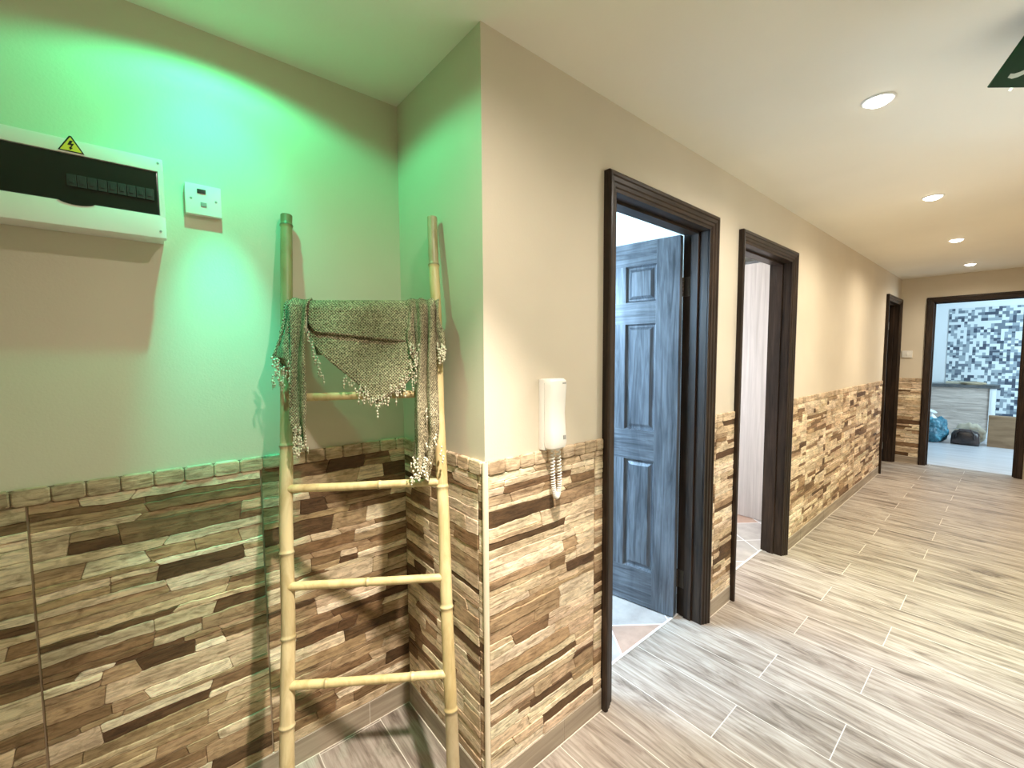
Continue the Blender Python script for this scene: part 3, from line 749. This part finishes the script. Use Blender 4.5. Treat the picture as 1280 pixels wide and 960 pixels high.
bm = bmesh.new(); prism(bm, [(sx-0.0185, sz+0.0022), (sx+0.0185, sz+0.0022), (sx+0.0005, sz+0.0335), (sx-0.0005, sz+0.0335)], BY-0.0012, BY-0.0007, FO); finish('yellow_field', bm, M_YEL, st)
bm = bmesh.new(); prism(bm, [(sx-0.001, sz+0.026), (sx+0.004, sz+0.026), (sx+0.001, sz+0.019), (sx+0.006, sz+0.020), (sx+0.001, sz+0.010), (sx+0.0035, sz+0.0095), (sx-0.0015, sz+0.004), (sx-0.003, sz+0.0105), (sx-0.0008, sz+0.0105), (sx+0.0008, sz+0.0155), (sx-0.0055, sz+0.0150)], BY-0.0017, BY-0.0011, FO); finish('bolt_symbol', bm, M_BLACK, st)
for x, z in ((BX1-0.010, BZ1-0.012), (BX1-0.012, BZ0+0.018), (BX0+0.010, BZ1-0.012)):
    bm = bmesh.new(); cyl(bm, Vector((x, BY-0.001, z))-FO, Vector((x, BY+0.002, z))-FO, 0.0028, n=12); finish('screw', bm, M_PLASTICG, fb)

# ------------------------------------------------------------------ fused switch plate and light switch
sp_ = tag(empty('fused_outlet', (-0.626, D, 1.862)), 'square white fused outlet plate on the green lit wall beside the fuse box', 'outlet')
PO = Vector((-0.626, D, 1.862)); MP = Matrix.Translation(-PO)
boxo('face_plate', -0.6695, -0.5825, D-0.022, D, 1.862, 1.949, M_PLASTIC, sp_, 0.003, MP)
o = boxo('rocker_switch', -0.641, -0.620, D-0.0245, D-0.02, 1.923, 1.935, M_BLACK, sp_, 0.001, MP)
o = boxo('fuse_carrier', -0.634, -0.619, D-0.0240, D-0.02, 1.886, 1.898, M_PLASTICG, sp_, 0.001, MP)
for x in (-0.656, -0.596):
    bm = bmesh.new(); cyl(bm, Vector((x, D-0.0228, 1.9055))-PO, Vector((x, D-0.021, 1.9055))-PO, 0.0032, n=12); finish('screw', bm, M_PLASTICG, sp_)
sw = tag(empty('light_switch', (L, -0.09, 1.38)), 'small white light switch on the end wall beside the far doorway', 'switch')
SWO = Vector((L, -0.09, 1.38)); MS = Matrix.Translation(-SWO)
boxo('face_plate', L-0.014, L, -0.142, -0.04, 1.385, 1.475, M_PLASTIC, sw, 0.003, MS)
boxo('rocker', L-0.019, L-0.012, -0.101, -0.081, 1.412, 1.448, M_PLASTIC, sw, 0.002, MS)

# ------------------------------------------------------------------ intercom handset
ic = tag(empty('intercom_handset', (0.30, 0, 1.13)), 'white wall intercom with handset and coiled cord beside the first door', 'intercom')
IO = Vector((0.30, 0, 1.13)); MI = Matrix.Translation(-IO)
boxo('wall_base', 0.226, 0.300, -0.028, 0.0, 1.125, 1.366, M_PLASTIC, ic, 0.008, MI)
bm = bmesh.new()       # handset: slab with a swelling front, made as lofted sections
secs = [(1.130, 0.028, 0.056), (1.136, 0.034, 0.064), (1.155, 0.037, 0.068), (1.20, 0.037, 0.063), (1.25, 0.036, 0.060), (1.30, 0.037, 0.063), (1.345, 0.037, 0.067), (1.360, 0.036, 0.065), (1.367, 0.032, 0.058)]
rr = []
for z, hw, dep in secs:
    cx = 0.262; yb = -0.030; yf = -dep; c = 0.009
    rr.append([bm.verts.new(Vector((x, y, z))-IO) for x, y in ((cx-hw, yb), (cx+hw, yb), (cx+hw, yf+c), (cx+hw-c*0.4, yf+c*0.3), (cx+hw-c, yf), (cx-hw+c, yf), (cx-hw+c*0.4, yf+c*0.3), (cx-hw, yf+c))])
for A, B in zip(rr, rr[1:]):
    for i in range(8): bm.faces.new((A[i], A[(i+1) % 8], B[(i+1) % 8], B[i]))
bm.faces.new(rr[0][::-1]); bm.faces.new(rr[-1])
hs = finish('handset', bm, M_PLASTIC, ic, auto=35)
boxo('call_button', 0.277, 0.289, -0.0685, -0.062, 1.163, 1.177, M_PLASTICG, hs, 0.002, MI)
boxo('maker_mark', 0.274, 0.290, -0.0672, -0.062, 1.350, 1.354, M_PLASTICG, hs, 0.0, MI)
boxo('cradle_gap', 0.2275, 0.2315, -0.036, -0.027, 1.16, 1.352, M_PLASTICG, ic, 0.0, MI)
# coiled cord, a loop of helix
def loop_pt(u):
    a = u*PI
    x = 0.306+0.026*math.cos(a)*(1.0 if True else 0); 
    z = 1.128-0.165*math.sin(a)**0.9 if 0 < u < 1 else 1.128
    return Vector((0.268 + 0.024*math.cos(a)*(0.55+0.45*math.sin(a)), -0.040-0.006*math.sin(a), z))
pts = []; NT = 44; per = 10
for i in range(NT*per+1):
    u = i/(NT*per); c = loop_pt(u); t = (loop_pt(min(1, u+1e-3))-loop_pt(max(0, u-1e-3))).normalized()
    a = Vector((0, -1, 0)); a = (a-t*a.dot(t)).normalized(); b = t.cross(a); w = 2*PI*i/per
    pts.append(c + (a*math.cos(w)+b*math.sin(w))*0.0062 - IO)
bm = bmesh.new(); tube(bm, pts, 0.0021, 6); finish('coiled_cord', bm, M_PLASTIC, ic, smooth=True)

# ------------------------------------------------------------------ ceiling downlights
def emis(name, c, s):
    m = bpy.data.materials.new(name); m.use_nodes = True; nt = m.node_tree; nt.nodes.clear()
    e = nt.nodes.new('ShaderNodeEmission'); e.inputs[0].default_value = (*c, 1); e.inputs[1].default_value = s
    o = nt.nodes.new('ShaderNodeOutputMaterial'); nt.links.new(e.outputs[0], o.inputs[0]); return m
M_LENS = emis('lamp_lens', (1.0, 0.95, 0.85), 16)
M_GLENS = emis('green_lamp_lens', (0.05, 1.0, 0.5), 8)
M_RING, _, _ = mat('white_lamp_trim', 0.3, (0.85, 0.83, 0.78))
def lamp(x, y, lens, label, group):
    o = tag(empty('downlight', (x, y, H)), label, 'ceiling light', group)
    bm = bmesh.new(); revolve(bm, [(0.052, 0.0), (0.052, -0.004), (0.048, -0.006), (0.041, -0.004), (0.040, -0.001)]); finish('trim_ring', bm, M_RING, o, smooth=True)
    bm = bmesh.new(); R = revolve(bm, [(0.0405, -0.002), (0.037, -0.010), (0.028, -0.016), (0.012, -0.019)]); bm.faces.new(R[-1]); finish('lens', bm, lens, o, smooth=True)
WORDS = ['', 'nearest visible recessed downlight in the corridor ceiling, beside the exit sign', 'second recessed downlight along the corridor ceiling, past the nearest one', 'third recessed downlight along the corridor ceiling', 'farthest and smallest recessed downlight, just before the end wall']
for (x, y), w in list(zip(LAMPS, WORDS))[1:]: lamp(x, y, M_LENS, w, 'corridor ceiling downlights')

# ------------------------------------------------------------------ exit sign
ES = tag(empty('exit_sign', (1.226, -0.937, 2.4)), 'dark green emergency exit sign tilted below the corridor ceiling', 'exit sign')
e2 = Vector((0.766, -0.643, 0.0)).normalized()
e1 = (up*0.65 - fw*0.758).normalized(); e1 = (e1-e2*e1.dot(e2)).normalized(); nf = e1.cross(e2).normalized()
if nf.dot(CAM-Vector((1.226, -0.937, 2.25))) < 0: nf = -nf
SB = Vector((1.226, -0.937, 2.25)); EO = Vector((1.226, -0.937, 2.4))
sw_, sh_ = 0.36, (H-0.012-SB.z)/e1.z
MX = Matrix(((e2.x, nf.x, e1.x, SB.x-EO.x), (e2.y, nf.y, e1.y, SB.y-EO.y), (e2.z, nf.z, e1.z, SB.z-EO.z), (0, 0, 0, 1)))
M_GREEN, _, _ = mat('exit_green', 0.3, (0.003, 0.040, 0.010), spec=0.2); M_EWHITE, _, _ = mat('exit_white', 0.4, (0.62, 0.70, 0.62)); 
boxo('blade', 0, sw_, -0.006, 0.0, 0, sh_, M_GREEN, ES, 0.001, MX)
def flat(name, poly):
    bm = bmesh.new()
    A = [bm.verts.new(MX @ Vector((x, 0.0004, z))) for x, z in poly]; B = [bm.verts.new(MX @ Vector((x, 0.0012, z))) for x, z in poly]
    n = len(poly); bm.faces.new(A[::-1]); bm.faces.new(B)
    for i in range(n): bm.faces.new((A[i], A[(i+1) % n], B[(i+1) % n], B[i]))
    finish(name, bm, M_EWHITE, ES)
# the running figure: trailing leg, body with leading leg, arms, head; and an arrow
flat('running_figure', [(0.036, 0.026), (0.050, 0.023), (0.064, 0.027), (0.080, 0.036), (0.098, 0.046), (0.116, 0.040), (0.122, 0.018), (0.136, 0.018), (0.134, 0.050), (0.122, 0.066), (0.118, 0.096), (0.142, 0.082), (0.148, 0.090), (0.122, 0.112), (0.098, 0.112), (0.076, 0.094), (0.082, 0.086), (0.099, 0.094), (0.092, 0.058), (0.078, 0.050), (0.060, 0.040), (0.048, 0.036), (0.036, 0.036)])
flat('figure_head', [(0.120+0.013*math.cos(a*PI/8), 0.130+0.013*math.sin(a*PI/8)) for a in range(16)])
flat('direction_arrow', [(0.20, 0.07), (0.25, 0.07), (0.25, 0.05), (0.29, 0.08), (0.25, 0.11), (0.25, 0.09), (0.20, 0.09)])
tp = SB + e1*sh_ - EO
for u in (0.06, sw_-0.06):
    p = tp + e2*u; bm = bmesh.new()
    box(bm, p.x-0.02, p.x+0.02, p.y-0.012, p.y+0.012, -0.016, 0.0, 0.002)
    finish('ceiling_bracket', bm, M_RING, ES)
bm = bmesh.new(); p = SB-EO; cyl(bm, p+e2*0.075-nf*0.003, p+e2*0.075-nf*0.003-e1*0.009, 0.0035, n=10); finish('indicator_lamp', bm, emis('indicator', (0.85, 1, 0.8), 1.5), ES)
spot('assumed_sign_beam', tuple(SB+e2*0.18+e1*0.02+nf*0.03), 110, (0.55, 1.0, 0.35), 56, 1.0, 0.05, aim=(2.95, -0.85, 0))  # assumed spot added at the unlit sign, for the green tint on the floor

# ------------------------------------------------------------------ wardrobe in the second room
wd = tag(empty('wardrobe', (3.5, 0.7, 0)), 'tall pale wood wardrobe seen through the second doorway', 'wardrobe'); WO = Vector((3.5, 0.7, 0)); MW = Matrix.Translation(-WO)
boxo('carcass', 3.225, 3.78, 0.16, 1.5, 0.0, 2.22, M_PALEWOOD, wd, 0.002, MW)
for k, (a, b) in enumerate(((0.16, 0.606), (0.609, 1.055), (1.058, 1.5))):
    dr = boxo('door', 3.20, 3.222, a, b, 0.004, 2.215, M_PALEWOOD, wd, 0.002, MW)
    if k > 0: boxo('handle', 3.175, 3.20, a+0.04, a+0.055, 0.95, 1.15, M_STEEL, dr, 0.003, MW)

# ------------------------------------------------------------------ far room contents
def brickfront():
    m, nt, b = mat('pale_split_face', 0.8)
    n = noise_tex(nt, coords(nt, (3, 3, 26)), 1.0, 5, 0.6, 0.6)
    base(nt, b, ramp(nt, [(0.3, (0.36, 0.30, 0.26)), (0.65, (0.66, 0.58, 0.52))], n)); bump(nt, b, n, 0.8, 0.015); return m
bc = tag(empty('bar_counter', (10.0, -0.1, 0)), 'low bar counter with dark top and pale stone front in the far room', 'counter'); BO = Vector((10.0, -0.1, 0)); MB_ = Matrix.Translation(-BO)
boxo('front_panel', 9.93, 10.0, -0.74, 1.0, 0, 0.845, brickfront(), bc, 0.0, MB_)
boxo('worktop', 9.88, 10.30, -0.85, 1.05, 0.845, 0.895, dark_wood('counter_top', (0.05, 0.055, 0.06), (0.16, 0.17, 0.18), 0.3, 'H'), bc, 0.006, MB_)
M_POST, _, _ = mat('white_gloss_paint', 0.35, (0.80, 0.84, 0.86))
bm = bmesh.new(); box(bm, 9.91, 10.02, -0.815, -0.742, 0, 0.845, 0.004, MB_); box(bm, 9.902, 10.028, -0.823, -0.734, 0, 0.10, 0.004, MB_); box(bm, 9.905, 9.912, -0.795, -0.762, 0.14, 0.80, 0.002, MB_)
finish('end_post', bm, M_POST, bc)
M_CREAM, _, _ = mat('cream_cloth', 0.9, (0.66, 0.60, 0.47))
M_TOWEL, _, _ = mat('tan_cloth', 0.9, (0.46, 0.38, 0.26))
def lump(name, c, sz, m, seed, amp=0.18, fr=6, sub=4, flat_bottom=True, parent=None, fold=0.0):
    bm = bmesh.new(); bmesh.ops.create_icosphere(bm, subdivisions=sub, radius=1.0)
    for v in bm.verts:
        d = v.co.normalized(); k = 1+amp*noise.noise(d*fr*0.35+Vector((seed, 0, 0)))+fold*abs(noise.noise(d*fr+Vector((0, seed, 0))))
        p = Vector((d.x*k*sz[0], d.y*k*sz[1], d.z*k*sz[2]))
        if flat_bottom: p.z = max(p.z, -sz[2]*0.80)
        v.co = p + Vector((0, 0, sz[2]*0.80 if flat_bottom else 0)) + Vector(c)
    return finish(name, bm, m, parent, smooth=True)
tag(lump('folded_towel', (10.0, -0.55, 0.895), (0.10, 0.16, 0.028), M_TOWEL, 4, 0.3, 7), 'tan cloth lying on the right half of the dark counter top', 'cloth')
tag(boxo('cream_tray', 10.13, 10.26, -0.50, -0.20, 0.895, 0.935, M_CREAM, None, 0.008), 'flat cream tray lying on the counter against the mosaic wall', 'tray')

def plastic_bag():
    m, nt, b = mat('blue_plastic', 0.22, spec=0.6)
    n = noise_tex(nt, coords(nt), 9, 4, 0.6, 0.8)
    base(nt, b, ramp(nt, [(0.35, (0.015, 0.075, 0.12)), (0.62, (0.05, 0.24, 0.34)), (0.75, (0.25, 0.50, 0.58))], n)); bump(nt, b, noise_tex(nt, coords(nt), 16, 4, 0.6, 1.0), 0.7, 0.03); return m
pb = tag(lump('plastic_bag', (8.98, -0.145, 0), (0.20, 0.205, 0.225), plastic_bag(), 2, 0.25, 5, 5, fold=0.22), 'full blue plastic rubbish bag on the floor of the far room', 'bag')
bm = bmesh.new(); tube(bm, [(8.98, -0.16, 0.36), (8.975, -0.15, 0.42), (8.97, -0.13, 0.46), (8.965, -0.15, 0.50)], [0.07, 0.032, 0.028, 0.075], 14, False)
k = finish('tied_neck', bm, M_POST, pb, smooth=True); k.modifiers.new('thickness', 'SOLIDIFY').thickness = 0.004; k['label'] = 'white gathered top of the bag'

def leather():
    m, nt, b = mat('dark_brown_leather', 0.32, spec=0.55)
    n = noise_tex(nt, coords(nt), 7, 4); base(nt, b, ramp(nt, [(0.35, (0.012, 0.008, 0.008)), (0.7, (0.07, 0.045, 0.04))], n)); bump(nt, b, noise_tex(nt, coords(nt), 22, 4), 0.3, 0.01); return m
M_LEATH = leather()
hb = tag(empty('holdall_bag', (8.96, -0.545, 0)), 'dark brown leather holdall lying between the blue bag and the cardboard', 'bag'); HO = Vector((8.96, -0.545, 0))
bm = bmesh.new()
sec = []
for i, (y, hz, hx) in enumerate(((-0.155, 0.05, 0.06), (-0.15, 0.09, 0.09), (-0.125, 0.108, 0.105), (-0.06, 0.118, 0.11), (0.0, 0.122, 0.112), (0.06, 0.118, 0.11), (0.125, 0.106, 0.105), (0.15, 0.088, 0.09), (0.155, 0.05, 0.06))):
    sec.append([bm.verts.new(Vector((hx*math.copysign(abs(math.cos(a))**0.6, math.cos(a)), y, hz+hz*0.98*math.copysign(abs(math.sin(a))**0.6, math.sin(a))))) for a in [2*PI*k/20 for k in range(20)]])
for A, B in zip(sec, sec[1:]):
    for i in range(20): bm.faces.new((A[i], A[(i+1) % 20], B[(i+1) % 20], B[i]))
bm.faces.new(sec[0][::-1]); bm.faces.new(sec[-1]); finish('body', bm, M_LEATH, hb, smooth=True)
bm = bmesh.new(); tube(bm, [(-0.115, -0.10, 0.10), (-0.125, -0.095, 0.19), (-0.10, -0.06, 0.245), (-0.09, 0.06, 0.245), (-0.125, 0.095, 0.19), (-0.115, 0.10, 0.10)], 0.009, 8); finish('handle', bm, M_LEATH, hb, smooth=True)
bm = bmesh.new(); box(bm, -0.012, 0.012, -0.14, 0.14, 0.238, 0.247, 0.002); finish('zip_flap', bm, M_PLASTICG, hb)
tag(lump('cloth_bundle', (9.27, -0.575, 0), (0.12, 0.165, 0.165), M_CREAM, 9, 0.3, 6, 4, fold=0.15), 'crumpled cream cloth bundle on the floor behind the brown holdall', 'cloth')
def card():
    m, nt, b = mat('cardboard', 0.85); n = noise_tex(nt, coords(nt, (3, 3, 14)), 1.0, 4)
    base(nt, b, ramp(nt, [(0.3, (0.20, 0.12, 0.065)), (0.7, (0.32, 0.21, 0.12))], n)); return m
M_CARD = card()
cb_ = tag(empty('cardboard_box', (9.22, -1.045, 0)), 'flat brown cardboard box standing on edge in the far room', 'box')
bm = bmesh.new(); box(bm, -0.22, -0.06, -0.27, 0.27, 0.0, 0.47, 0.004); finish('body', bm, M_CARD, cb_)
bm = bmesh.new(); box(bm, -0.224, -0.056, -0.272, 0.272, 0.44, 0.474, 0.003); fl = finish('lid_flap', bm, M_CARD, cb_)
